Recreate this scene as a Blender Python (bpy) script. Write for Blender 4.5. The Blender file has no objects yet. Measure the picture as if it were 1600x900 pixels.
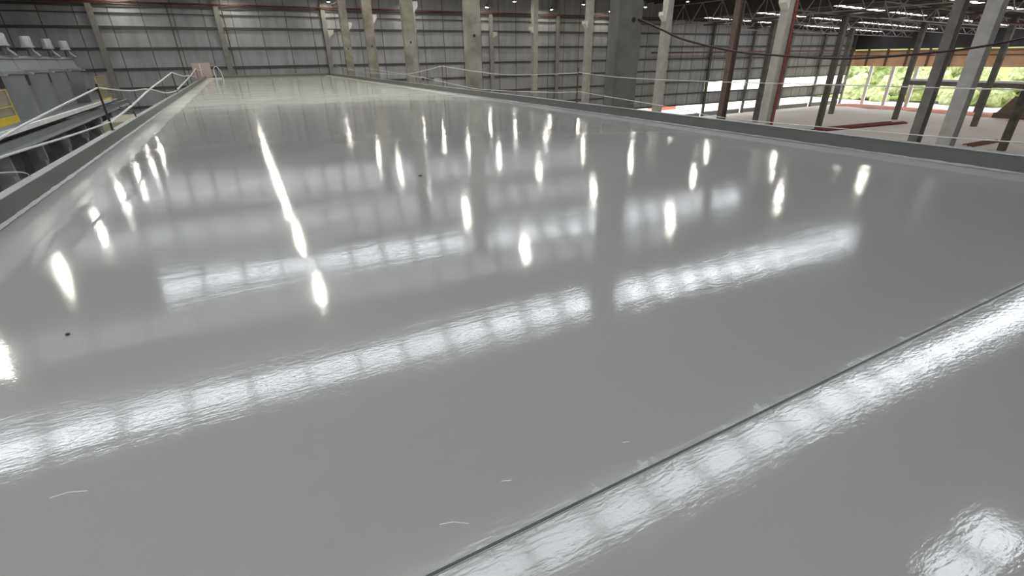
import bpy, bmesh, math, random
from mathutils import Vector, Matrix, noise
random.seed(7)
PI = math.pi
scene = bpy.context.scene
C = scene.collection

# ------------------------------------------------------------------ camera, sky, exposure
cam = bpy.data.cameras.new('camera'); cam_o = bpy.data.objects.new('camera', cam); C.objects.link(cam_o)
cam.sensor_width = 36; cam.lens = 36 * 742.267 / 1600; cam.clip_end = 900; cam.clip_start = .05
yaw, pit, rol = (math.radians(a) for a in (27.729, 25.907, -.8))
F = Vector((math.sin(yaw) * math.cos(pit), math.cos(yaw) * math.cos(pit), -math.sin(pit)))
Rr = Vector((math.cos(yaw), -math.sin(yaw), 0)); U = Rr.cross(F)
R2 = math.cos(rol) * Rr + math.sin(rol) * U; U2 = -math.sin(rol) * Rr + math.cos(rol) * U
cam_o.matrix_world = Matrix(((R2.x, U2.x, -F.x, 0), (R2.y, U2.y, -F.y, 0), (R2.z, U2.z, -F.z, 1.6), (0, 0, 0, 1)))
scene.camera = cam_o
vs = scene.view_settings
vs.view_transform = 'Standard'; vs.look = 'None'; vs.gamma = 1; vs.use_curve_mapping = False
vs.exposure = 1.25
SKY = 1.7            # overcast daylight
DAY = 5.5            # daylight coming through the clean roof sheets
LAMP = 195.0         # high-bay lamp lens
world = bpy.data.worlds.new('world'); scene.world = world; world.use_nodes = True
bg = world.node_tree.nodes['Background']; bg.inputs[0].default_value = (.93, .97, 1, 1); bg.inputs[1].default_value = SKY

# ------------------------------------------------------------------ helpers
def mat(name, col, rough=.6, metal=0, var=0, scale=3, bump=0, bscale=40, stretch=(1, 1, 1), col2=None, spec=None):
    m = bpy.data.materials.new(name); m.use_nodes = True
    nt = m.node_tree; n = nt.nodes; p = n['Principled BSDF']
    p.inputs['Base Color'].default_value = (*col, 1); p.inputs['Roughness'].default_value = rough; p.inputs['Metallic'].default_value = metal
    if spec is not None: p.inputs['Specular IOR Level'].default_value = spec
    if var or col2 or bump:
        tc = n.new('ShaderNodeTexCoord'); mp = n.new('ShaderNodeMapping'); mp.inputs['Scale'].default_value = stretch
        nt.links.new(tc.outputs['Object'], mp.inputs[0])
    if var or col2:
        t = n.new('ShaderNodeTexNoise'); t.inputs['Scale'].default_value = scale; t.inputs['Detail'].default_value = 5
        nt.links.new(mp.outputs[0], t.inputs['Vector'])
        r = n.new('ShaderNodeValToRGB'); r.color_ramp.elements[0].position = .3; r.color_ramp.elements[1].position = .7
        c2 = col2 or tuple(min(1, c * (1 + var)) for c in col)
        c1 = col if col2 else tuple(c * (1 - var) for c in col)
        r.color_ramp.elements[0].color = (*c1, 1); r.color_ramp.elements[1].color = (*c2, 1)
        nt.links.new(t.outputs['Fac'], r.inputs[0]); nt.links.new(r.outputs[0], p.inputs['Base Color'])
    if bump:
        t2 = n.new('ShaderNodeTexNoise'); t2.inputs['Scale'].default_value = bscale; t2.inputs['Detail'].default_value = 4
        nt.links.new(mp.outputs[0], t2.inputs['Vector'])
        b = n.new('ShaderNodeBump'); b.inputs['Strength'].default_value = bump; b.inputs['Distance'].default_value = .05
        nt.links.new(t2.outputs['Fac'], b.inputs['Height']); nt.links.new(b.outputs[0], p.inputs['Normal'])
    return m

def emit(name, col, s):
    m = bpy.data.materials.new(name); m.use_nodes = True
    p = m.node_tree.nodes['Principled BSDF']; p.inputs['Base Color'].default_value = (*col, 1)
    p.inputs['Emission Color'].default_value = (*col, 1); p.inputs['Emission Strength'].default_value = s
    return m

class MB:
    def __init__(s): s.bm = bmesh.new()
    def box(s, x0, x1, y0, y1, z0, z1):
        v = [s.bm.verts.new((x, y, z)) for z in (z0, z1) for y in (y0, y1) for x in (x0, x1)]
        for f in ((0, 2, 3, 1), (4, 5, 7, 6), (0, 1, 5, 4), (2, 6, 7, 3), (0, 4, 6, 2), (1, 3, 7, 5)): s.bm.faces.new([v[i] for i in f])
        return s
    def hexa(s, lo, hi):      # two quads, same winding
        a = [s.bm.verts.new(p) for p in lo]; b = [s.bm.verts.new(p) for p in hi]; n = len(a)
        s.bm.faces.new(a[::-1]); s.bm.faces.new(b)
        for i in range(n): s.bm.faces.new((a[i], a[(i + 1) % n], b[(i + 1) % n], b[i]))
        return s
    def bar(s, p, q, w, h=None):
        h = h or w; p = Vector(p); q = Vector(q); d = (q - p).normalized()
        up = Vector((0, 0, 1)) if abs(d.z) < .95 else Vector((0, 1, 0))
        r = d.cross(up).normalized() * w / 2; u = r.cross(d).normalized() * h / 2
        return s.hexa([p + r + u, p - r + u, p - r - u, p + r - u], [q + r + u, q - r + u, q - r - u, q + r - u])
    def tube(s, pts, r, n=8, smooth_n=0):
        pts = [Vector(p) for p in pts]
        if smooth_n:
            P = [pts[0]] + pts + [pts[-1]]; out = []
            for i in range(1, len(P) - 2):
                for k in range(smooth_n):
                    t = k / smooth_n; a, b, c, d = P[i - 1:i + 3]
                    out.append(.5 * (2 * b + (c - a) * t + (2 * a - 5 * b + 4 * c - d) * t * t + (3 * b - a - 3 * c + d) * t ** 3))
            pts = out + [pts[-1]]
        rings = []
        for i, p in enumerate(pts):
            d = (pts[min(i + 1, len(pts) - 1)] - pts[max(i - 1, 0)]).normalized()
            up = Vector((0, 0, 1)) if abs(d.z) < .95 else Vector((0, 1, 0))
            a = d.cross(up).normalized(); b = a.cross(d)
            rr = r[i] if isinstance(r, (list, tuple)) else r
            rings.append([s.bm.verts.new(p + (a * math.cos(k * 2 * PI / n) + b * math.sin(k * 2 * PI / n)) * rr) for k in range(n)])
        for A, B in zip(rings, rings[1:]):
            for k in range(n): s.bm.faces.new((A[k], A[(k + 1) % n], B[(k + 1) % n], B[k]))
        s.bm.faces.new(rings[0][::-1]); s.bm.faces.new(rings[-1])
        return s
    def lathe(s, c, prof, n=24):   # prof: (radius, z)
        rings = [[s.bm.verts.new((c[0] + r * math.cos(k * 2 * PI / n), c[1] + r * math.sin(k * 2 * PI / n), c[2] + z)) for k in range(n)] for r, z in prof]
        for A, B in zip(rings, rings[1:]):
            for k in range(n): s.bm.faces.new((A[k], A[(k + 1) % n], B[(k + 1) % n], B[k]))
        s.bm.faces.new(rings[0][::-1]); s.bm.faces.new(rings[-1])
        return s
    def build(s, name, m, parent=None, smooth=False, bevel=0):
        bmesh.ops.recalc_face_normals(s.bm, faces=s.bm.faces)
        me = bpy.data.meshes.new(name); s.bm.to_mesh(me); s.bm.free()
        o = bpy.data.objects.new(name, me); C.objects.link(o); me.materials.append(m)
        if smooth:
            me.shade_smooth()
            if hasattr(me, 'set_sharp_from_angle'): me.set_sharp_from_angle(angle=math.radians(40))
        if bevel:
            b = o.modifiers.new('bevel', 'BEVEL'); b.width = bevel; b.segments = 2; b.limit_method = 'ANGLE'
        if parent: o.parent = parent; o.matrix_parent_inverse = Matrix.Translation(parent.location).inverted()
        return o

def tag(o, label=None, cat=None, group=None, kind=None):
    if label: o['label'] = label
    if cat: o['category'] = cat
    if group: o['group'] = group
    if kind: o['kind'] = kind
    return o
def thing(name, loc, label, cat, group=None, kind='thing'):
    o = bpy.data.objects.new(name, None); C.objects.link(o); o.location = loc; o.empty_display_size = .2
    return tag(o, label, cat, group, kind)
def copy_tree(o, loc):
    r = o.copy(); C.objects.link(r); r.location = loc
    for ch in o.children:
        c = ch.copy(); C.objects.link(c); c.parent = r
        for g in ch.children:
            d = g.copy(); C.objects.link(d); d.parent = c
    return r
ORD = ['first', 'second', 'third', 'fourth', 'fifth', 'sixth', 'seventh', 'eighth', 'ninth', 'tenth', 'eleventh', 'twelfth', 'thirteenth']

# ------------------------------------------------------------------ materials
M = {}
M['wall'] = mat('insulated_sheet', (.44, .445, .465), .45, .2, var=.16, scale=.9, bump=.25, bscale=1.6, stretch=(1.6, 1.6, .35))
M['seam'] = mat('seam_dark', (.1, .1, .1), .6)
M['girt'] = mat('girt_steel', (.1, .098, .095), .4, .4, var=.15)
M['girt_top'] = mat('girt_flange', (.42, .41, .4), .25, .7)
M['concrete'] = mat('column_concrete', (.25, .23, .185), .85, var=.35, scale=1.3, bump=.2, bscale=9)
M['concrete_shade_grey'] = mat('shaded_grey_concrete', (.15, .138, .12), .85, var=.25, scale=1.3, bump=.2, bscale=9)  # weaker light on the nearest column darkened into the colour; grey of one post too
M['corbel'] = mat('corbel_pale', (.62, .61, .56), .7, var=.08, scale=3)
M['post_grey'] = mat('wall_post_grey', (.3, .295, .275), .8, var=.12, scale=2)
M['concrete_pale'] = mat('pale_concrete', (.36, .345, .31), .8, var=.12, scale=2)
M['concrete_dark'] = mat('aged_concrete', (.16, .148, .13), .85, var=.25, scale=1.2)
M['roof'] = mat('roof_underside', (.06, .06, .062), .6, .1, var=.15, scale=.4)
M['roof_brown'] = mat('roof_underside_brown', (.1, .085, .08), .7, var=.2, scale=.4)
M['steel'] = mat('truss_steel', (.46, .43, .41), .5, .2, var=.2, scale=2)
M['steel_brown'] = mat('primer_steel', (.12, .085, .07), .55, .2, var=.2)
M['red'] = mat('red_pipe_paint', (.17, .045, .04), .5, var=.2)
M['redpile'] = mat('red_steel_paint', (.2, .035, .03), .5, var=.25)
M['curb'] = mat('curb_coating', (.142, .14, .127), .5, var=.06, scale=2, bump=.08, bscale=30)
M['curb_top'] = mat('curb_cap_coating', (.3, .3, .285), .4, var=.12, scale=6)
M['floor'] = mat('hall_concrete', (.72, .64, .59), .7, var=.1, scale=.12)
M['tank'] = mat('tank_paint', (.215, .218, .225), .45, .1, var=.08, scale=1.5)
M['tank_dark'] = mat('tank_steel_dark', (.11, .115, .12), .5, .2)
M['tank_lite'] = mat('tank_motor_paint', (.36, .365, .375), .4, .2)
M['deck'] = mat('deck_paint', (.78, .78, .75), .5, var=.1)
M['yellow'] = mat('yellow_rail_paint', (.62, .46, .03), .5, var=.1)
M['beige'] = mat('beige_panel', (.3, .27, .19), .6, var=.08)
M['black'] = mat('black_steel', (.02, .02, .02), .5)
M['rope'] = mat('white_rope', (.62, .6, .56), .7)
M['tape'] = mat('white_tape', (.58, .57, .54), .6)
M['cable'] = mat('dark_red_cable', (.04, .012, .011), .5)
M['pink'] = mat('pinkish_board', (.5, .4, .35), .7)
M['white'] = mat('white_paint', (.75, .74, .72), .5)
M['timber'] = mat('orange_timber', (.8, .5, .29), .8, var=.15, scale=.5)
M['brown'] = mat('brown_board', (.16, .11, .075), .8, var=.25)
M['soil'] = mat('red_soil', (.42, .17, .12), .95, var=.25, scale=.4)
M['yard'] = mat('bright_yard', (.62, .6, .55), .9, var=.1, scale=.1)
M['hill'] = mat('hill_grass', (.3, .4, .1), .95, col2=(.42, .46, .16), scale=.25)
M['leaf'] = mat('leaf_mass', (.2, .28, .075), .9, col2=(.58, .6, .34), scale=1.1, bump=.6, bscale=3)
M['leaf2'] = mat('pale_leaf_mass', (.27, .34, .14), .9, col2=(.58, .6, .34), scale=1.1, bump=.6, bscale=3)
M['day'] = emit('roof_sheet_daylight', (.9, .95, 1), DAY)
M['day_mid'] = emit('roof_sheet_daylight_mid', (.9, .95, 1), DAY * .62)
M['day_dim'] = emit('roof_sheet_daylight_dusty', (.92, .95, 1), DAY * .2)
M['day_far'] = emit('roof_sheet_daylight_far', (.95, .97, 1), DAY * .5)
M['lamp'] = emit('lamp_lens_glow', (1, .97, .84), LAMP)
M['poly'] = emit('polycarbonate_daylight', (.95, .96, 1), 1.0)

def floor_material():
    m = bpy.data.materials.new('glossy_grey_coating'); m.use_nodes = True
    nt = m.node_tree; n = nt.nodes; L = nt.links.new; p = n['Principled BSDF']
    tc = n.new('ShaderNodeTexCoord'); sx = n.new('ShaderNodeSeparateXYZ'); L(tc.outputs['Object'], sx.inputs[0])
    def math_(op, a, b=None, c=None):
        q = n.new('ShaderNodeMath'); q.operation = op
        for i, v in enumerate((a, b, c)):
            if v is None: continue
            if isinstance(v, (int, float)): q.inputs[i].default_value = v
            else: L(v, q.inputs[i])
        return q.outputs[0]
    def nz(scale, detail=3, vec=None, rough=.5):
        t = n.new('ShaderNodeTexNoise'); t.inputs['Scale'].default_value = scale; t.inputs['Detail'].default_value = detail; t.inputs['Roughness'].default_value = rough
        L(vec or tc.outputs['Object'], t.inputs['Vector']); return t.outputs['Fac']
    mp = n.new('ShaderNodeMapping'); mp.inputs['Scale'].default_value = (.22, 1, 1); L(tc.outputs['Object'], mp.inputs[0])
    mp2 = n.new('ShaderNodeMapping'); mp2.inputs['Scale'].default_value = (.3, 1, 1); mp2.inputs['Rotation'].default_value = (0, 0, .12); L(tc.outputs['Object'], mp2.inputs[0])
    def ss(v, a, b):
        q = n.new('ShaderNodeMapRange'); q.interpolation_type = 'SMOOTHSTEP'
        L(v, q.inputs[0]); q.inputs[1].default_value = a; q.inputs[2].default_value = b; return q.outputs[0]
    # border strips along both curbs, brushed edge
    wob = math_('MULTIPLY', math_('SUBTRACT', nz(1.2, 3), .5), .2)
    xl = math_('ADD', sx.outputs[0], wob)
    left = ss(xl, -1.98, -2.08); right = ss(xl, 8.98, 9.08)
    border = math_('MAXIMUM', left, right)
    # brushed smears beside the joint
    dj = math_('ABSOLUTE', math_('SUBTRACT', sx.outputs[1], 1.058))
    th = math_('MULTIPLY', ss(nz(6, 8, None, .75), .47, .85), .12)
    smear = ss(math_('SUBTRACT', math_('ADD', th, .012), dj), -.008, .03)
    base = n.new('ShaderNodeMix'); base.data_type = 'RGBA'
    base.inputs[6].default_value = (.278, .268, .25, 1); base.inputs[7].default_value = (.35, .34, .322, 1)
    cloud = math_('MULTIPLY', nz(.35, 4), .12)
    L(math_('MINIMUM', math_('ADD', math_('MULTIPLY', border, .7), cloud), 1), base.inputs[0])
    fb = n.new('ShaderNodeMix'); fb.data_type = 'RGBA'      # paler, beige colour on the far part
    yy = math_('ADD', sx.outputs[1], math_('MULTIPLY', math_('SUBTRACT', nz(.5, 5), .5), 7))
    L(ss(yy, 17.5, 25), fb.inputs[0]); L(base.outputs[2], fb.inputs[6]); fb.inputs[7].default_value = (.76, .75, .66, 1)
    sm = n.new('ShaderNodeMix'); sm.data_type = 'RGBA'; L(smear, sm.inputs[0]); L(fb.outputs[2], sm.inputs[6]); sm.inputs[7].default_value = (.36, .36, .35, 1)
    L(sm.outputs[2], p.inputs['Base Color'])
    ro = math_('ADD', .066, math_('MULTIPLY', ss(nz(1.3, 6, mp.outputs[0]), .35, .75), .05))
    ro = math_('ADD', ro, math_('MULTIPLY', border, .12))
    ro = math_('ADD', ro, math_('MULTIPLY', smear, .28))
    L(ro, p.inputs['Roughness']); p.inputs['Specular IOR Level'].default_value = .34
    h = math_('ADD', math_('ADD', math_('MULTIPLY', nz(85, 2), .00012), math_('MULTIPLY', nz(60, 2, mp2.outputs[0]), .00034)), math_('MULTIPLY', nz(6, 3, mp.outputs[0]), .0011))
    h = math_('ADD', h, math_('MULTIPLY', math_('MULTIPLY', smear, nz(130, 2)), .0012))
    b = n.new('ShaderNodeBump'); b.inputs['Strength'].default_value = 1; b.inputs['Distance'].default_value = 1
    L(h, b.inputs['Height']); L(b.outputs[0], p.inputs['Normal'])
    return m
M['coat'] = floor_material()

# ------------------------------------------------------------------ the hall
XL, XR, YB, YF, ZF = -24, 132.5, -24, 74, -9.9
def roof_z(x): return 9.75 + .03 * x if x < 38 else (10.89 - .03 * (x - 38) if x < 72 else 7.4 - .03 * (x - 75))
tag(MB().box(XL, XR + 8, YB, YF, ZF - .3, ZF).build('floor', M['floor']), 'pale concrete hall floor below the raised platform', None, None, 'structure')

ceil = MB()
for a, b in ((XL, 38), (38, 72)):
    za, zb = roof_z(a), roof_z(b - 1e-6)
    ceil.hexa([(a, YB, za), (a, YF, za), (b, YF, zb), (b, YB, zb)], [(a, YB, za + .2), (a, YF, za + .2), (b, YF, zb + .2), (b, YB, zb + .2)])
ceil = tag(ceil.build('ceiling', M['roof']), 'grey metal roof underside over the platform', None, None, 'structure')
c2 = MB(); za, zb = roof_z(72), roof_z(XR)
c2.hexa([(72, YB, za), (72, YF, za), (XR, YF, zb), (XR, YB, zb)], [(72, YB, za + .2), (72, YF, za + .2), (XR, YF, zb + .2), (XR, YB, zb + .2)])
c2.box(71.9, 72.1, YB, YF, za - .3, roof_z(71.9))
c2.build('lower_roof', M['roof_brown'], ceil)
pu = MB()
for i in range(47):
    x = -22 + 2 * i; z = roof_z(x) - .13
    pu.box(x - .05, x + .05, YB, YF, z - .12, z + .1)
tag(pu.build('roof_purlin', M['roof'], ceil), kind='stuff')
pu = MB()
for i in range(29):
    x = 74 + 2 * i; z = roof_z(x) - .13
    pu.box(x - .04, x + .04, YB, YF, z + .03, z + .12)
tag(pu.build('lower_purlin', M['roof_brown'], ceil), kind='stuff')

wf = MB()
def ztop(x): return roof_z(x) + .1
def wall_piece(x0, x1, z0, z1=None):
    t0 = z1 if z1 is not None else ztop(x0 + 1e-4); t1 = z1 if z1 is not None else ztop(x1 - 1e-4)
    wf.hexa([(x0, YF, z0), (x1, YF, z0), (x1, YF, t1), (x0, YF, t0)], [(x0, YF + .15, z0), (x1, YF + .15, z0), (x1, YF + .15, t1), (x0, YF + .15, t0)])
wall_piece(XL, 38, ZF); wall_piece(38, 59.7, ZF); wall_piece(59.7, 72, -7.4); wall_piece(72, 83.7, -7.4)
wall_piece(83.7, XR, -3.35); wall_piece(83.7, XR, -7.4, -5.2)
wf = tag(wf.build('wall_far', M['wall']), 'far wall of grey insulated sheets behind the platform', None, None, 'structure')
s = MB()
x = XL + 1.2
while x < XR - .5:
    for z0, z1 in (((ZF if x < 59.7 else -7.4, ztop(x)),) if x < 83.7 else ((-3.35, ztop(x)), (-7.4, -5.2))):
        s.box(x - .035, x + .035, YF - .03, YF, z0, z1)
    x += 3.0
s.build('seam', M['seam'], wf)
for z in (7.35, 6.55, 5.22, 3.1, .98, -1.05, -3.12, -5.25, -7.35):
    x1 = XR if z < roof_z(XR) - .3 else (72 if z > 5.6 else XR)
    g = MB().box(XL, x1, YF - .3, YF - .03, z - (.22 if z != 6.55 else .06), z + .04).build('girt', M['girt'], wf)
    MB().box(XL, x1, YF - .32, YF - .03, z + .045, z + .06).build('flange', M['girt_top'], g)
lw = MB()
for k in range(4): lw.box(84.1 + 12 * k, 95.3 + 12 * k, YF - .15, YF + .15, ZF, -9.1)
lw.box(60, 83.3, YF - .15, YF + .15, ZF, -9.3)
tag(lw.build('trim_1', M['post_grey']), 'low grey concrete wall under the open strip of the far wall', None, None, 'structure')
for k in range(4):
    a = 84.0 + 12 * k
    w = MB().box(a, a + 11.6, YF + .05, YF + .08, -5.2, -3.35).build('window_%d' % (k + 1), M['poly'])
    tag(w, 'bright translucent window band in far wall, %s bay from its left end' % ORD[k], None, None, 'structure')
    fr = MB()
    for z in (-4.9, -4.6, -4.3, -4.0, -3.7): fr.box(a, a + 11.6, YF + .02, YF + .05, z - .012, z + .012)
    for i in range(1, 4): fr.box(a + i * 2.9 - .03, a + i * 2.9 + .03, YF, YF + .05, -5.2, -3.35)
    fr.build('window_frame', M['girt'], w)
tag(MB().box(XL - .2, XL, YB, YF, ZF, 9.2).build('wall_left', M['wall']), 'left wall of grey sheets', None, None, 'structure')
wb = MB().box(XL, XR, YB - .2, YB, ZF, 5.6)
wb.hexa([(XL, YB - .2, 5.6), (72, YB - .2, 5.6), (72, YB - .2, 9.9), (38, YB - .2, 10.9), (XL, YB - .2, 9.0)], [(XL, YB, 5.6), (72, YB, 5.6), (72, YB, 9.9), (38, YB, 10.9), (XL, YB, 9.0)])
tag(wb.build('wall_back', M['wall']), 'back wall of grey sheets', None, None, 'structure')

# right wall: open side with timber-coloured fascia
wr = MB().box(XR, XR + .2, YB, YF, 2.15, roof_z(XR) + .15)
wr = tag(wr.build('wall_right', M['roof']), 'open right side of the hall under a grey fascia', None, None, 'structure')
MB().box(XR + .3, XR + .4, YB, YF, -1.35, 2.05).build('fascia_board', M['timber'], wr)
f = MB()
for k in range(24):
    y = 70.5 - 4.1 * k
    f.box(XR + .05, XR + .29, y - .2, y + .2, -1.35, 2.15)
f.box(XR + .1, XR + .29, YB, YF, .75, .95); f.box(XR + .1, XR + .29, YB, YF, 1.6, 1.75)
f.build('fascia_frame', M['brown'], wr)
for k in range(20):
    y = 69.1 - 4.7 * k
    if y < YB + 1: break
    if k in (5, 9, 12, 15): continue
    MB().box(XR + .5, XR + .9, y - .32, y + .32, ZF, -1.35).build('outer_post', M['white'], wr)
cb = MB().box(XR - 3.2, XR - .2, YB + 1, 59.4, -4.95, -4.0)
cb = thing('cross_beam', (XR - 1.7, 20, -4.9), 'long horizontal dark beam with pale top across the open right side', 'beam')
MB().box(XR - 2.4, XR - 1.8, YB + .3, 59.8, -4.95, -4.1).build('beam_web', M['concrete_dark'], cb)
MB().box(XR - 2.5, XR - .6, YB + .3, 59.8, -4.1, -3.72).build('beam_cap', M['white'], cb)
for y in (59.4, 46, 36, 26, 14, 2):
    MB().box(XR - 2.3, XR - 1.9, y - .2, y + .2, ZF, -4.95).build('leg', M['concrete_dark'], cb)

# ------------------------------------------------------------------ roof lights
def strip(y, x0, x1, wd, m, label, right=False):
    s = MB(); x = x0
    while x < x1 - .3:
        a, b = x + (.35 if right else .06), min(x + 1.94, x1)
        for u, v in ((a, b),):
            if u < 38 < v: v = 37.98
            zu, zv = roof_z(u) - .02, roof_z(v) - .02
            s.hexa([(u, y - wd / 2, zu), (u, y + wd / 2, zu), (v, y + wd / 2, zv), (v, y - wd / 2, zv)],
                   [(u, y - wd / 2, zu + .03), (u, y + wd / 2, zu + .03), (v, y + wd / 2, zv + .03), (v, y - wd / 2, zv + .03)])
        x += 2
    o = s.build('roof_skylight', m); return tag(o, label, 'skylight', 'translucent roof strips', 'thing')
strip(1.5, 12, 16, 1.0, M['day'], 'short roof skylight whose glare lies in the bottom right corner of the platform')
strip(6.85, -12, 36, 1.1, M['day'], 'roof skylight strip mirrored beside the joint in the grey platform')
strip(17.8, -14, 38, 1.2, M['day'], 'roof skylight strip mirrored as the longest white band across the platform')
strip(24.8, -14, 26, .9, M['day_dim'], 'dusty roof skylight strip mirrored as a faint band behind the longest white band')
strip(29.6, -6, 40, 1.5, M['day_mid'], 'roof skylight strip mirrored as the second bright band of the platform')
strip(39.7, -14, 30, 2.0, M['day_dim'], 'dusty roof skylight strip mirrored as a row of pale blocks mid-platform')
strip(54.5, -14, 40, 3.6, M['day_dim'], 'wide dusty roof skylight strip mirrored as a pale grid far up the platform')
for i, y in enumerate((-4.5, -10)):  # glowing strips added out of view to brighten the near floor
    strip(y, -18, -2, 2.6, M['day'], 'unseen light strip added behind the viewer, %s row back' % ORD[i])
for i, y in enumerate((68, 57.5, 45.5, 34, 22.5)):
    strip(y, 74, 131, 1.0, M['day_far'], 'speckled roof light strip over the right hall, %s from the far wall' % ORD[i], True)

# ------------------------------------------------------------------ the platform
PX0, PX1, PY0, PY1 = -2.6, 9.6, -6.0, 62.3
plat = thing('raised_platform', (3.5, 28, ZF), 'huge raised flat slab with glossy grey coating and low curbs', 'platform')
def sag(x, y):
    z = .004 * noise.noise((x * .16 + 3, y * .22, 1.7)) + .003 * noise.noise((x * .45, y * .7, 9)) + .0009 * noise.noise((x * 1.6, y * 1.9, 4))
    return z
bm = bmesh.new()
nx = 82; ys = []; y = PY0
while y < PY1: ys.append(y); y += .12 if y < 14 else (.2 if y < 30 else .4)
ys.append(PY1)
jy = min(range(len(ys)), key=lambda i: abs(ys[i] - 1.058)); ys[jy] = 1.058
rows = [[bm.verts.new((PX0 + (PX1 - PX0) * i / nx, yy, sag(PX0 + (PX1 - PX0) * i / nx, yy))) for i in range(nx + 1)] for yy in ys]
for A, B in zip(rows, rows[1:]):
    for i in range(nx): bm.faces.new((A[i], A[i + 1], B[i + 1], B[i]))
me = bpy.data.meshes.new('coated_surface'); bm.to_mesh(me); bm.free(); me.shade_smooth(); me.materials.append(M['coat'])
o = bpy.data.objects.new('coated_surface', me); C.objects.link(o); o.parent = plat; o.matrix_parent_inverse = Matrix.Translation(plat.location).inverted()
MB().box(PX0 - .1, PX1 + .11, PY0, PY1 + .24, ZF, -.06).build('platform_body', M['concrete'], plat)
for nm, bx in (('left', (PX0 - .11, PX0, PY0, PY1 + .24)), ('right', (PX1, PX1 + .12, PY0, PY1 + .24)), ('far', (PX0, PX1, PY1, PY1 + .24))):
    c = MB().box(*bx, -.06, .24).build('curb', M['curb'], plat, bevel=.012)
    MB().box(bx[0] - .012, bx[1] + .008, bx[2], bx[3] + .01, .24, .25).build('curb_cap', M['curb_top'], c)
# ragged sealant fillet where surface meets curb
for sx_, x0 in ((1, PX0), (-1, PX1)):
    b = bmesh.new(); prev = None; y = PY0
    while y < PY1:
        w = .022 + .02 * abs(noise.noise((y * 2.3, sx_, 0))) + .012 * random.random()
        cur = [b.verts.new((x0 + sx_ * w, y, .006)), b.verts.new((x0 + sx_ * .001, y, .012 + w * .7))]
        if prev: b.faces.new((prev[0], cur[0], cur[1], prev[1]))
        prev = cur; y += .11
    bb = MB(); bb.bm.free(); bb.bm = b; bb.build('sealant_fillet', M['curb_top'], plat)
def joint_bar(name, y0, y1, dz, m):
    q = MB(); L_ = []
    for k in range(83):
        x = PX0 + (PX1 - PX0) * k / 82; z = sag(x, 1.058) + dz
        L_.append([q.bm.verts.new(p) for p in ((x, y0, z), (x, y1, z), (x, y1, z - .02), (x, y0, z - .02))])
    for A, B in zip(L_, L_[1:]):
        for n_ in range(4): q.bm.faces.new((A[n_], A[(n_ + 1) % 4], B[(n_ + 1) % 4], B[n_]))
    q.bm.faces.new(L_[0]); q.bm.faces.new(L_[-1][::-1])
    return q.build(name, m, plat)
joint_bar('joint', 1.0525, 1.0635, .0028, mat('joint_filler', (.055, .055, .053), .6))
joint_bar('joint_lip', 1.0475, 1.0505, .0034, M['curb_top'])
sc = mat('scuff_white', (.75, .75, .73), .7)
for pts in (((-1.04, 2.11), (-.98, 2.11), (-.91, 2.08)), ((-.28, 2.72), (-.21, 2.73)), ((.32, 1.23), (.37, 1.215), (.42, 1.18)), ((1.21, 1.23), (1.24, 1.22)),
            ((1.16, .93), (1.19, .89)), ((-.8, 2.73), (-.74, 2.75)), ((2.07, .82), (2.15, .78)), ((1.9, 1.0), (2.06, .93)), ((.62, 1.30), (.66, 1.285))):
    q = MB(); b = q.bm; n_ = len(pts)
    lo = [b.verts.new((x, y - .0013, sag(x, y) + .0012)) for x, y in pts]; hi = [b.verts.new((x, y + .0013, sag(x, y) + .0012)) for x, y in pts]
    for k in range(n_ - 1): b.faces.new((lo[k], lo[k + 1], hi[k + 1], hi[k]))
    q.build('scuff_mark', sc, plat)
for x, y, r in ((2.15, 7.03, .028), (-1.33, 3.73, .012)):
    MB().lathe((x, y, .003), [(r, 0), (r * 1.1, .006), (r * .6, .012)], 9).build('dirt_speck', M['black'], plat)

# ------------------------------------------------------------------ columns
def concrete_column(x, y, a, b, m, label, group, corbel=None, hole=None, top=None, mark=None):
    t = thing('concrete_column', (x, y, ZF), label, 'column', group)
    zt = top if top is not None else roof_z(x) - .3
    MB().box(x - a / 2, x + a / 2, y - b / 2, y + b / 2, ZF, zt).build('shaft', m, t, bevel=.03)
    if corbel:
        sgn, zc, w = corbel
        x0 = x + sgn * a / 2; x1 = x0 + sgn * w * .8
        q = MB(); y0, y1 = y - b * .42, y + b * .42
        q.hexa([(x0, y0, zc), (x1, y0, zc), (x1, y0, zc - .3), (x0, y0, zc - .75)], [(x0, y1, zc), (x1, y1, zc), (x1, y1, zc - .3), (x0, y1, zc - .75)])
        q.build('corbel', M['corbel'], t)
    if hole:
        h = MB().lathe((0, 0, 0), [(.075, 0), (.075, .03)], 12).build('bolt_hole', M['black'], t)
        h.matrix_parent_inverse.identity(); h.rotation_euler = (PI / 2, 0, 0); h.location = (hole, -b / 2 + .005, 2.65 - ZF)
    return t
g1 = 'concrete columns along the right curb'
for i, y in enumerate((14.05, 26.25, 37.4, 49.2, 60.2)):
    concrete_column(11.75 if i == 0 else 11.62, y, 1.0 if i == 0 else .84, .5 if i == 0 else .42, M['concrete_shade_grey' if i == 0 else 'concrete'],
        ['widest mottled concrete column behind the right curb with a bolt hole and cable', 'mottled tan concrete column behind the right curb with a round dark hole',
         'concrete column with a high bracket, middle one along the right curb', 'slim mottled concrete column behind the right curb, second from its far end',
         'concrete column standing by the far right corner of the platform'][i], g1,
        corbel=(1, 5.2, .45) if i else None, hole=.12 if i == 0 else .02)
g2 = 'slender pale columns in the second row'
for i in range(5):
    y = 13.6 + 12 * i
    t = concrete_column(36.3, y, .7, .7, M['concrete_pale'],
        'slender pale grey column with side bracket, %s from the far wall in second row' % ORD[4 - i], g2, corbel=(-1, 5.15, .55))
    if i == 1: t['label'] = 'slender pale column with a red pipe running down its face'
    if i == 0: t['label'] = 'thick pale column in front of the green open side'
g3 = 'brown posts in the right hall'
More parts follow.
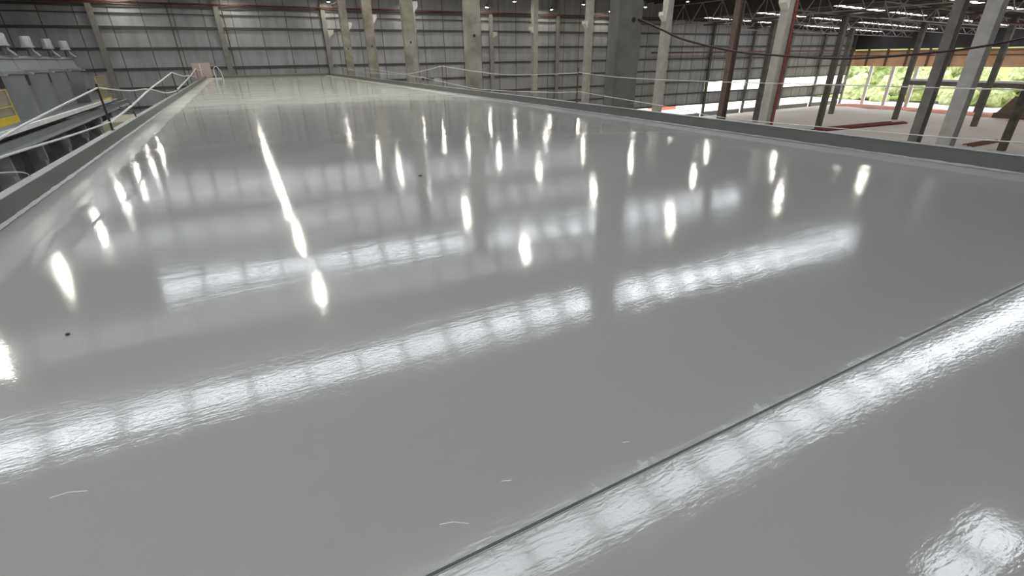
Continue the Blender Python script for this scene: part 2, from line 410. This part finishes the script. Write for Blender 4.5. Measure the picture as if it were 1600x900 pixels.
for i, y in enumerate((24.7, 12.6)):
    t = thing('brown_post', (30.1, y, ZF), ['dark brown post standing in front of the white window band', 'dark brown post standing in front of the green open side'][i], 'post', g3)
    p = MB()
    for dx in (-.22, .22): p.box(30.1 + dx - .03, 30.1 + dx + .03, y - .2, y + .2, ZF, roof_z(30) - .05)
    p.box(29.9, 30.3, y - .03, y + .03, ZF, roof_z(30) - .05); p.build('shaft', M['steel_brown' if i == 0 else 'concrete_shade_grey'], t)
    MB().box(29.7, 30.5, y - .35, y + .35, ZF, ZF + .05).build('base_plate', M['steel_brown'], t)
    MB().box(29.7, 30.5, y - .3, y + .3, roof_z(30) - .1, roof_z(30) - .02).build('cap_plate', M['steel_brown'], t)
g4 = 'columns under the low roof of the right hall'
for i, (x, y) in enumerate(((84.5, 49.6), (108.2, 49.6), (84.3, 25.6), (108.2, 37.6), (84.5, 61.6), (108.2, 61.6))):
    concrete_column(x, y, .75, .75, M['concrete_dark'],
        ['thin grey column at the near end of the long red pipe bundle', 'thin grey column at the far end of the long red pipe bundle', 'thin grey column rising at the right edge of the picture',
         'thin grey column of the right hall behind the thick pale column', 'thin grey column of the right hall close to the far wall windows', 'thin grey column near the far right corner of the hall'][i], g4, top=roof_z(x) - .15)
# wall posts
gw = 'posts along the far wall'
for i in range(13):
    x = -12.3 + 12 * i
    t = thing('wall_post', (x, YF - .45, ZF), 'grey post against the far wall, %s from the left' % ORD[i], 'post', gw)
    m = M['post_grey'] if i < 6 else M['girt'] if i in (7, 8) else M['concrete_dark']
    MB().box(x - .28, x + .28, YF - .6, YF - .31, ZF, min(roof_z(x), 7.35 if i < 6 else 99) - .05).build('shaft', m, t)
    if i < 6: MB().box(x - .24, x + .24, YF - .58, YF - .31, 7.3, roof_z(x) - .05).build('upper_shaft', M['post_grey'], t)
    if i in (2, 4):
        q = MB(); q.hexa([(x + .28, YF - .6, 5.1), (x + 1.0, YF - .6, 5.1), (x + 1.0, YF - .6, 4.7), (x + .28, YF - .6, 4.2)], [(x + .28, YF - .32, 5.1), (x + 1.0, YF - .32, 5.1), (x + 1.0, YF - .32, 4.7), (x + .28, YF - .32, 4.2)])
        q.build('corbel', M['corbel'], t)

# ------------------------------------------------------------------ roof trusses of the right hall
def truss(p0, p1, zb0, zb1, zt0, zt1, n, m, label, w=.13):
    t = thing('roof_truss', (p0[0], p0[1], zb0), label, 'truss', 'lattice trusses under the right roof')
    P = lambda f, z0, z1: (p0[0] + (p1[0] - p0[0]) * f, p0[1] + (p1[1] - p0[1]) * f, z0 + (z1 - z0) * f)
    MB().bar(P(0, zt0, zt1), P(1, zt0, zt1), w, w).build('top_chord', m, t)
    MB().bar(P(0, zb0, zb1), P(1, zb0, zb1), w, w).build('bottom_chord', m, t)
    s = MB()
    for k in range(n):
        f0, f1, fm = k / n, (k + 1) / n, (k + .5) / n
        s.bar(P(f0, zt0, zt1), P(fm, zb0, zb1), w * .75); s.bar(P(fm, zb0, zb1), P(f1, zt0, zt1), w * .75)
        if k % 2: s.bar(P(f0, zt0, zt1), P(f0, zb0, zb1), w * .6)
    s.build('lattice', m, t)
truss((70.5, YF - .7), (70.5, YB + 1), 6.4, 6.4, 9.3, 9.3, 24, M['steel'], 'long grey lattice truss where the high roof steps down')
for i, y in enumerate((61.6, 49.6, 37.6, 25.6, 13.6)):
    truss((72.3, y + .6), (XR - .4, y + .6), 5.4, 4.45, roof_z(72.3) - .3, roof_z(XR) - .3, 14, M['steel'],
          'lattice truss crossing the right hall, %s from the far wall' % ORD[i])

# red pipes
def red_pipe(pts, r, label, m='red'):
    o = MB().tube(pts, r, 10).build('fire_pipe', M[m], None, True); return tag(o, label, 'pipe', 'red fire pipes', 'thing')
red_pipe([(XL + .5, YF - .7, 7.55), (71.5, YF - .7, 7.55)], .1, 'red fire pipe running high along the far wall')
red_pipe([(68, YF - .7, 2.0), (XR - .5, YF - .7, 2.0)], .14, 'dark red pipe at mid-height along the right part of the far wall')
red_pipe([(36.5, 25.1, ZF), (36.5, 25.1, 9.9)], .11, 'vertical red pipe down the slender pale column')
red_pipe([(12.9, 59.5, 7.9), (12.9, 74 - .8, 7.9)], .07, 'thin red pipe beside the far right corner columns')
red_pipe([(76, 30, 4.7), (XR - 1, 30, 3.9)], .16, 'red pipe under the low roof near the right edge')
for i, x in enumerate((80, 92)):
    red_pipe([(x, YB + 1, roof_z(x) - .7), (x, YF - 1, roof_z(x) - .7)], .12, 'brown-red pipe under the low roof, %s from the roof step' % ORD[i], 'steel_brown')
red_pipe([(-.3 + .6, YF - .75, -1.2), (.3, YF - .75, 9.3)], .05, 'thin dark pipe beside the second post of the far wall', 'steel_brown')
red_pipe([(-5.2, YF - .4, -6), (-5.2, YF - .4, 7.5)], .05, 'thin dark red pipe down the far wall left of its second post', 'steel_brown')

# ------------------------------------------------------------------ high-bay lamps
lamp0 = None
rows_y = [21.7 + 8.32 * k for k in range(7)]
cols_x = (-9.8, 1.3, 12.3, 23.2, 34.2, 45.2, 56.5)
for j, y in enumerate(rows_y):
    for i, x in enumerate(cols_x):
        lab = 'round glowing high-bay lamp, %s row from the far wall, %s from left' % (ORD[6 - j], ORD[i])
        if lamp0 is None:
            lamp0 = thing('high_bay_lamp', (0, 0, 0), lab, 'lamp', 'high-bay ceiling lamps')
            MB().lathe((0, 0, 0), [(.27, 0), (.3, .03), (.3, .1), (.13, .22), (.1, .38), (.05, .42)], 20).build('lamp_housing', M['tank_dark'], lamp0, True)
            MB().lathe((0, 0, -.012), [(.15, 0), (.15, .012)], 20).build('lens', M['lamp'], lamp0)
            MB().tube([(0, 0, .4), (0, 0, 1.5)], .015, 6).build('hanger', M['steel'], lamp0)
            lamp0.location = (x, y, 8.1); continue
        t = copy_tree(lamp0, (x, y, 8.1 if x < 55 else 8.1)); t['label'] = lab

# ------------------------------------------------------------------ tank row on the left
TX = -8.0
tank_y = (26.4, 29.6, 32.8, 36.0, 39.2)
tank_l = ['grey cylindrical tank with drum motor at the left edge of the picture', 'grey cylindrical tank second nearest in the left row, with drum motor', 'grey cylindrical tank in the middle of the left row, with drum motor',
          'grey cylindrical tank second from the far end of the left row', 'grey cylindrical tank at the far end of the left row']
for i, y in enumerate(tank_y):
    t = thing('filter_tank', (TX - 1.4, y, -.5), tank_l[i], 'tank', 'grey tanks in a row on the left deck')
    cx = TX - 1.4
    MB().lathe((cx, y, -.5), [(1.38, 0), (1.38, 1.7), (1.46, 1.72), (1.46, 1.84), (1.4, 1.86)], 36).build('tank_body', M['tank'], t, True)
    MB().lathe((cx, y, 1.36), [(1.34, 0), (1.22, .42), (1.26, .44), (1.26, .5), (.9, .56)], 36).build('tank_head', M['tank'], t, True)
    MB().box(cx + .3, cx + 1.3, y + 1.35, y + 1.85, 1.18, 1.26).build('bracket', M['tank_lite'], t)
    MB().box(cx - .6, cx + .95, y + .95, y + 2.25, -.5, .72).build('side_plate', M['tank'], t)
    MB().box(cx + .6, cx + 1.05, y + 1.36, y + 1.84, .72, 1.16).build('gap_shade', M['black'], t)  # black block paints the shade in the gap between neighbouring tanks
    mx, my = cx + 1.05, y + .25
    q = MB().lathe((mx, my, 1.92), [(.1, 0), (.1, .42)], 12); q.build('motor_stem', M['tank_dark'], t)
    MB().lathe((mx, my, 1.86), [(.36, 0), (.36, .05), (.25, .09)], 20).build('motor_flange', M['tank_dark'], t)
    MB().lathe((mx, my, 2.3), [(.25, 0), (.25, .04), (.215, .06), (.2, .44), (.17, .48)], 24).build('motor', M['tank_lite'], t, True)
    MB().tube([(mx + .1, my, 2.33), (mx + .14, my, 2.15), (mx + .32, my + .05, 1.92)], .05, 8).build('elbow_pipe', M['tank_lite'], t, True)
# deck under the tanks
dk = thing('tank_deck', (TX, 32, ZF), 'steel deck with white edge carrying the row of grey tanks', 'deck')
MB().box(-11.5, -7.0, 8, 41.5, -.53, -.5).build('deck_plate', M['tank'], dk)
MB().box(-7.0, -6.88, 8, 38.6, -.5, -.34).build('deck_edge', M['deck'], dk)
MB().box(-7.3, -7.15, 8, 40.5, -.64, -.53).build('edge_beam', M['tank_dark'], dk)
q = MB().box(-7.0, -6.9, 8, 44, -.88, -.66); q.box(-6.9, -6.6, 8, 44, -.92, -.88); q.build('channel_beam', M['tank'], dk)
for k in range(9):
    y = 11.6 + 3.2 * k
    MB().box(-7.35, -6.95, y - .2, y + .2, ZF, -.92).build('leg', M['tank_lite'], dk)
    MB().box(-7.0, -6.75, y - .55, y - .45, -1.6, -.92).build('gusset', M['tank_lite'], dk)
for i, y in enumerate((20.2, 23.4, 26.6, 29.8, 33.0, 36.2)):
    h = MB().lathe((-8.95, y + .4, ZF), [(1.0, 0), (1.0, 6.2), (1.45, 8.2), (1.45, 8.6)], 28).build('lower_vessel', M['tank'], None, True)
    tag(h, 'grey vessel below the tank deck, %s from the near end' % ORD[i], 'tank', 'vessels below the tank deck', 'thing')
def railing(x, y0, y1, z0, z1, label, panel=True):
    t = thing('guard_railing', (x, y0, z0), label, 'railing', 'yellow guard railings')
    MB().box(x - .03, x + .03, y0, y1, z0, z0 + .22).build('kick_plate', M['yellow'], t)
    MB().tube([(x, y0, z1), (x, y1, z1)], .014).build('top_rail', M['yellow'], t)
    MB().tube([(x, y0, (z0 + z1) / 2), (x, y1, (z0 + z1) / 2)], .01).build('mid_rail', M['yellow'], t)
    for y in (y0, y1): MB().tube([(x, y, z0), (x, y, z1)], .016).build('post', M['yellow'], t)
    if panel: MB().box(x - .09, x - .07, y0, y1, z0 + .18, z1 - .06).build('infill_panel', M['beige'], t)
railing(-7.0, 18.5, 23.6, -.22, .82, 'yellow railing with beige panel at the left edge of the deck')
railing(-7.0, 37.0, 39.4, -.5, .9, 'yellow railing with beige panel at the far end of the deck')
bx = MB().box(-4.9, -4.0, 24.2, 27.5, ZF, -.45).build('beige_cabinet', M['beige'], None, bevel=.03)
tag(bx, 'beige cabinet just beyond the left curb below the posts', 'cabinet', None, 'thing')

# ------------------------------------------------------------------ barrier posts and ropes
def post(name, x, y, z1, label, group, m='black', lean=0.0):
    t = thing(name, (x, y, .25), label, 'post', group)
    MB().tube([(x, y, .25), (x + lean, y, z1)], .022, 8).build('stake', M[m], t)
    MB().box(x - .04, x + .04, y - .04, y + .04, .25, .26).build('foot', M[m], t)
    return t
gp = 'barrier posts on the curbs'
post('barrier_post', -2.66, 13.95, 1.2, 'thin black barrier post nearest on the left curb', gp)
post('barrier_post', -2.66, 30.0, 1.2, 'thin dark barrier post farther along the left curb', gp)
post('barrier_post', -2.66, 49.0, 1.15, 'thin barrier post near the far end of the left curb', gp, 'steel_brown')
post('barrier_post', 9.66, 13.65, 1.28, 'thin dark barrier post on the right curb left of the widest column', gp, 'steel_brown')
post('barrier_post', 9.66, 25.9, 1.3, 'thin dark barrier post on the right curb left of the tan column', gp, 'steel_brown')
sh = thing('bent_stake', (-2.66, 16.9, .25), 'short bent black bar on the left curb', 'bar')
MB().tube([(-2.66, 17.2, .25), (-2.66, 17.05, .62), (-2.7, 16.7, .68)], .02, 8).build('upright', M['steel_brown'], sh)
MB().tube([(-2.66, 17.15, .33), (-2.68, 15.6, .62)], .013, 6).build('tie_bar', M['black'], sh)
def rope(pts, r, label, m='rope', cat='rope', group='white barrier ropes'):
    o = MB().tube(pts, r, 8, 6).build('barrier_rope', M[m], None, True); return tag(o, label, cat, group, 'thing')
X = -2.66
rope([(X, 2, .55), (X, 6, .66), (X, 9.4, .88), (X, 13.95, 1.12)], .017, 'upper white rope from the nearest left post toward the camera', 'tape')
rope([(X, 2, .95), (X, 5, .7), (X, 8.2, .6), (X, 11, .5), (X, 13.95, .42)], .016, 'lower white rope tied to the foot of the nearest left post', 'tape')
rope([(X, 13.95, 1.12), (X, 17.5, .9), (X, 21.2, .78), (X, 25.5, .45), (X, 30, .33)], .018, 'white rope falling from the nearest left post to the next foot', 'tape')
rope([(X, 13.95, .4), (X, 17.5, .56), (X, 21.2, .77), (X, 26, .97), (X, 30, 1.15)], .025, 'thick white rope rising from the nearest left post foot', 'tape')
rope([(X, 30, 1.15), (X, 36, .85), (X, 42, .74), (X, 49, .36)], .026, 'white rope sagging beyond the second left post', 'tape')
rope([(X, 30, .36), (X, 36, .55), (X, 43, .8), (X, 49, 1.1)], .035, 'thick white rope rising to the far left post', 'tape')
rope([(X, 49, 1.1), (X, 54, .92), (X, 62.4, .9)], .03, 'white rope at the far left corner of the platform', 'tape')
rope([(X, 2, 1.3), (X, 5, .85), (X, 8.0, .42), (X - .02, 8.6, .26)], .008, 'loose white cord end over the near left curb', 'tape')
X = 9.66
rope([(X, 1.4, 1.15), (X, 3, 1.1), (X, 5.66, 1.07), (X, 8, 1.04), (X, 10.1, 1.03), (X, 12, 1.06), (X, 13.65, 1.14)], .008, 'thin upper rope on the right curb in front of the right hall')
rope([(X, 1.4, .55), (X, 2.76, .42), (X, 5.2, .34), (X, 7.9, .3), (X, 9.56, .4), (X, 11.9, .5), (X, 13.65, .58)], .008, 'thin lower rope on the right curb in front of the right hall')
rope([(X, 13.65, 1.12), (X, 18.3, .97), (X, 22, 1.06), (X, 25.9, 1.24)], .010, 'thin upper rope between the two right curb posts')
rope([(X, 13.65, .56), (X, 15.85, .45), (X, 20.7, .32), (X, 23.5, .37), (X, 26, .48), (X, 32, .68), (X, 44, .95)], .010, 'thin lower rope rising far along the right curb')
rope([(X, 25.9, 1.24), (X, 32, .75), (X, 40, .62), (X, 48, .7), (X, 58, 1.05)], .012, 'thin rope sagging toward the far right corner of the platform')
cable = MB().tube([(12.05, 13.79, 2.68), (12.9, 13.5, 2.35), (13.52, 13.07, 2.05), (14.79, 12.12, 1.69), (15.76, 11.38, 1.56), (17.11, 10.36, 1.44), (18.02, 9.67, 1.43), (19.46, 8.58, 1.55), (20.42, 7.85, 1.68), (21.44, 7.08, 1.92), (22.6, 6.2, 2.3)], .034, 8, 6).build('power_cable', M['cable'], None, True)
tag(cable, 'dark red cable drooping from the widest column across the right hall', 'cable', None, 'thing')

# things at the far left corner
pk = thing('barrier_board', (-2.4, 61.2, 0), 'pinkish board in a white tube frame at the far left corner', 'board')
MB().box(-3.6, -2.0, 61.3, 61.36, .15, 1.5).build('panel', M['pink'], pk)
MB().tube([(-2.9, 61.0, .2), (-2.9, 61.0, 1.45)], .04).build('frame_tube', M['white'], pk)
MB().tube([(-2.9, 61.0, .05), (-1.2, 61.0, .05)], .04).build('frame_foot', M['white'], pk)
MB().tube([(-1.7, 61.0, .02), (-1.78, 61.0, .8), (-1.5, 61.0, 1.15), (-1.2, 61.0, .7), (-1.1, 61.0, .02)], .035, 8, 4).build('hose_loop', M['white'], pk, True)
rk = thing('low_rack', (10.3, 33, ZF), 'small pale rack just behind the right curb near the far columns', 'rack')
for k in range(5): MB().box(10.05, 10.08, 30 + k * .7, 30.04 + k * .7, -.6, .58).build('upright', M['concrete_pale'], rk)
MB().box(10.04, 10.11, 30, 32.9, .54, .58).build('top_bar', M['concrete_pale'], rk)
MB().box(10.02, 10.2, 27.5, 28.3, -.6, .58).build('end_plate', M['concrete_pale'], rk)

# ------------------------------------------------------------------ right hall floor: red steel, soil, board
def bundle(p, q, n, sp, r, label):
    d = (Vector(q) - Vector(p)); d.z = 0; d.normalize(); s = Vector((-d.y, d.x, 0))
    for k in range(n):
        off = s * ((k % 4) * sp) + Vector((0, 0, r + (k // 4) * 2 * r))
        a = Vector(p) + off + d * random.uniform(-.8, .8); b = Vector(q) + off + d * random.uniform(-2.5, .8)
        o = MB().tube([a, b], r, 8).build('steel_pipe', M['redpile'], None, True)
        tag(o, label, 'pipe', label.split(' lying')[0], 'thing')
bundle((82.6, 47.4, ZF), (103, 45.4, ZF), 8, .6, .09, 'red steel pipe in the long bundle lying between two thin columns')
bundle((85, 28.6, ZF), (93.5, 28.4, ZF), 4, .45, .08, 'red steel pipe in the short bundle lying near the right edge')
so = MB(); b = so.bm
prev = None
for k in range(40):
    y = 72 - k * 2.4; w = 7.0 + 3.5 * noise.noise((y * .2, 0, 3))
    zt = .25 + .25 * abs(noise.noise((y * .4, 2, 1)))
    cur = [b.verts.new((XR - w, y, ZF + .01)), b.verts.new((XR - w * .5, y, ZF + zt)), b.verts.new((XR + .4, y, ZF + zt * .8)), b.verts.new((XR + .6, y, ZF + .01))]
    if prev:
        for i in range(3): b.faces.new((prev[i], cur[i], cur[i + 1], prev[i + 1]))
    prev = cur
tag(so.build('soil_heap', M['soil'], None, True), 'long strip of red soil along the open right side', 'soil', None, 'stuff')
bd = thing('leaning_board', (127, 37, ZF), 'large brown board propped up near the open right side', 'board')
q = MB(); q.hexa([(126, 41.2, ZF + .9), (126, 32, ZF + .9), (127.2, 30.5, -6.1), (127.2, 39.8, -6.1)], [(126.2, 41.2, ZF + .9), (126.2, 32, ZF + .9), (127.4, 30.5, -6.1), (127.4, 39.8, -6.1)]); q.build('panel', M['brown'], bd)
MB().bar((127.5, 36, -7), (130, 36, ZF), .15).build('prop', M['brown'], bd)
MB().box(125.6, 127, 31, 41.5, ZF, ZF + .9).build('ground_sill', M['brown'], bd)

# ------------------------------------------------------------------ outside
yd = MB().box(-60, 420, YF + .2, 420, ZF - .5, ZF - .1); yd.box(XR + 8, 420, -200, YF + .2, ZF - .5, ZF - .1)
tag(yd.build('ground_outside', M['yard']), 'bright concrete yard outside the hall', None, None, 'structure')
hb = bmesh.new(); G = []
for i in range(26):
    row = []
    for j in range(60):
        x = 150 + i * 5; y = -120 + j * 6
        z = ZF - .6 + max(0, (x - 152)) * .42 + 2.5 * noise.noise((x * .05, y * .05, 2))
        row.append(hb.verts.new((x, y, z)))
    G.append(row)
for A, B in zip(G, G[1:]):
    for j in range(59): hb.faces.new((A[j], B[j], B[j + 1], A[j + 1]))
h = MB(); h.bm.free(); h.bm = hb
tag(h.build('hill_outside', M['hill'], None, True), 'green slope beyond the open right side', None, None, 'structure')
bushes = []
for v in range(3):
    b = bmesh.new()
    for k in range(16):
        c = Vector((random.uniform(-2.6, 2.6), random.uniform(-3, 3), random.uniform(.8, 5)))
        bmesh.ops.create_icosphere(b, subdivisions=3, radius=random.uniform(1.2, 2.1), matrix=Matrix.Translation(c))
    for vv in b.verts:
        n_ = noise.noise_vector(vv.co * 1.1) * .55 + noise.noise_vector(vv.co * 3.1) * .3
        vv.co += n_
    me = bpy.data.meshes.new('foliage'); b.to_mesh(me); b.free(); me.materials.append(M['leaf' if v != 1 else 'leaf2']); bushes.append(me)
trunk = MB().tube([(0, 0, -1.5), (.1, 0, 1), (0, .1, 3)], [.22, .17, .1], 8).build('trunk', M['brown'])
C.objects.unlink(trunk)
k = 0
for r_, (x, n, sp) in enumerate(((151, 13, 9.4), (161, 12, 10.2), (0, 5, 0))):
    for j in range(n):
        y = (30 if r_ == 0 else 26) + j * sp * .78 + random.uniform(-1.2, 1.2); xx = x + random.uniform(-1.5, 1.5)
        z = ZF - .4 + max(0, xx - 152) * .42
        if r_ == 2: xx, y, z = 103 + j * 9.8, 112 + random.uniform(-2, 2), ZF - .4
        t = thing('leafy_tree', (xx, y, z), 'bushy green tree outside the open right side, %s %d from the near end' % (('front row', 'back row', 'far-wall row')[r_], j + 1), 'tree', 'trees outside the open right side')
        c = bpy.data.objects.new('foliage', bushes[k % 3]); C.objects.link(c); c.parent = t
        c.rotation_euler.z = random.uniform(0, 6); c.scale = (1, 1, random.uniform(.9, 1.35))
        d = trunk.copy(); C.objects.link(d); d.parent = t
        k += 1
bpy.data.objects.remove(trunk)
rc = MB().box(85.8, 91, 88, 92, ZF - .1, -7.0).build('red_container', mat('container_red', (.65, .16, .1), .6), None, bevel=.05)
tag(rc, 'red container outside behind the far wall opening', 'container', None, 'thing')
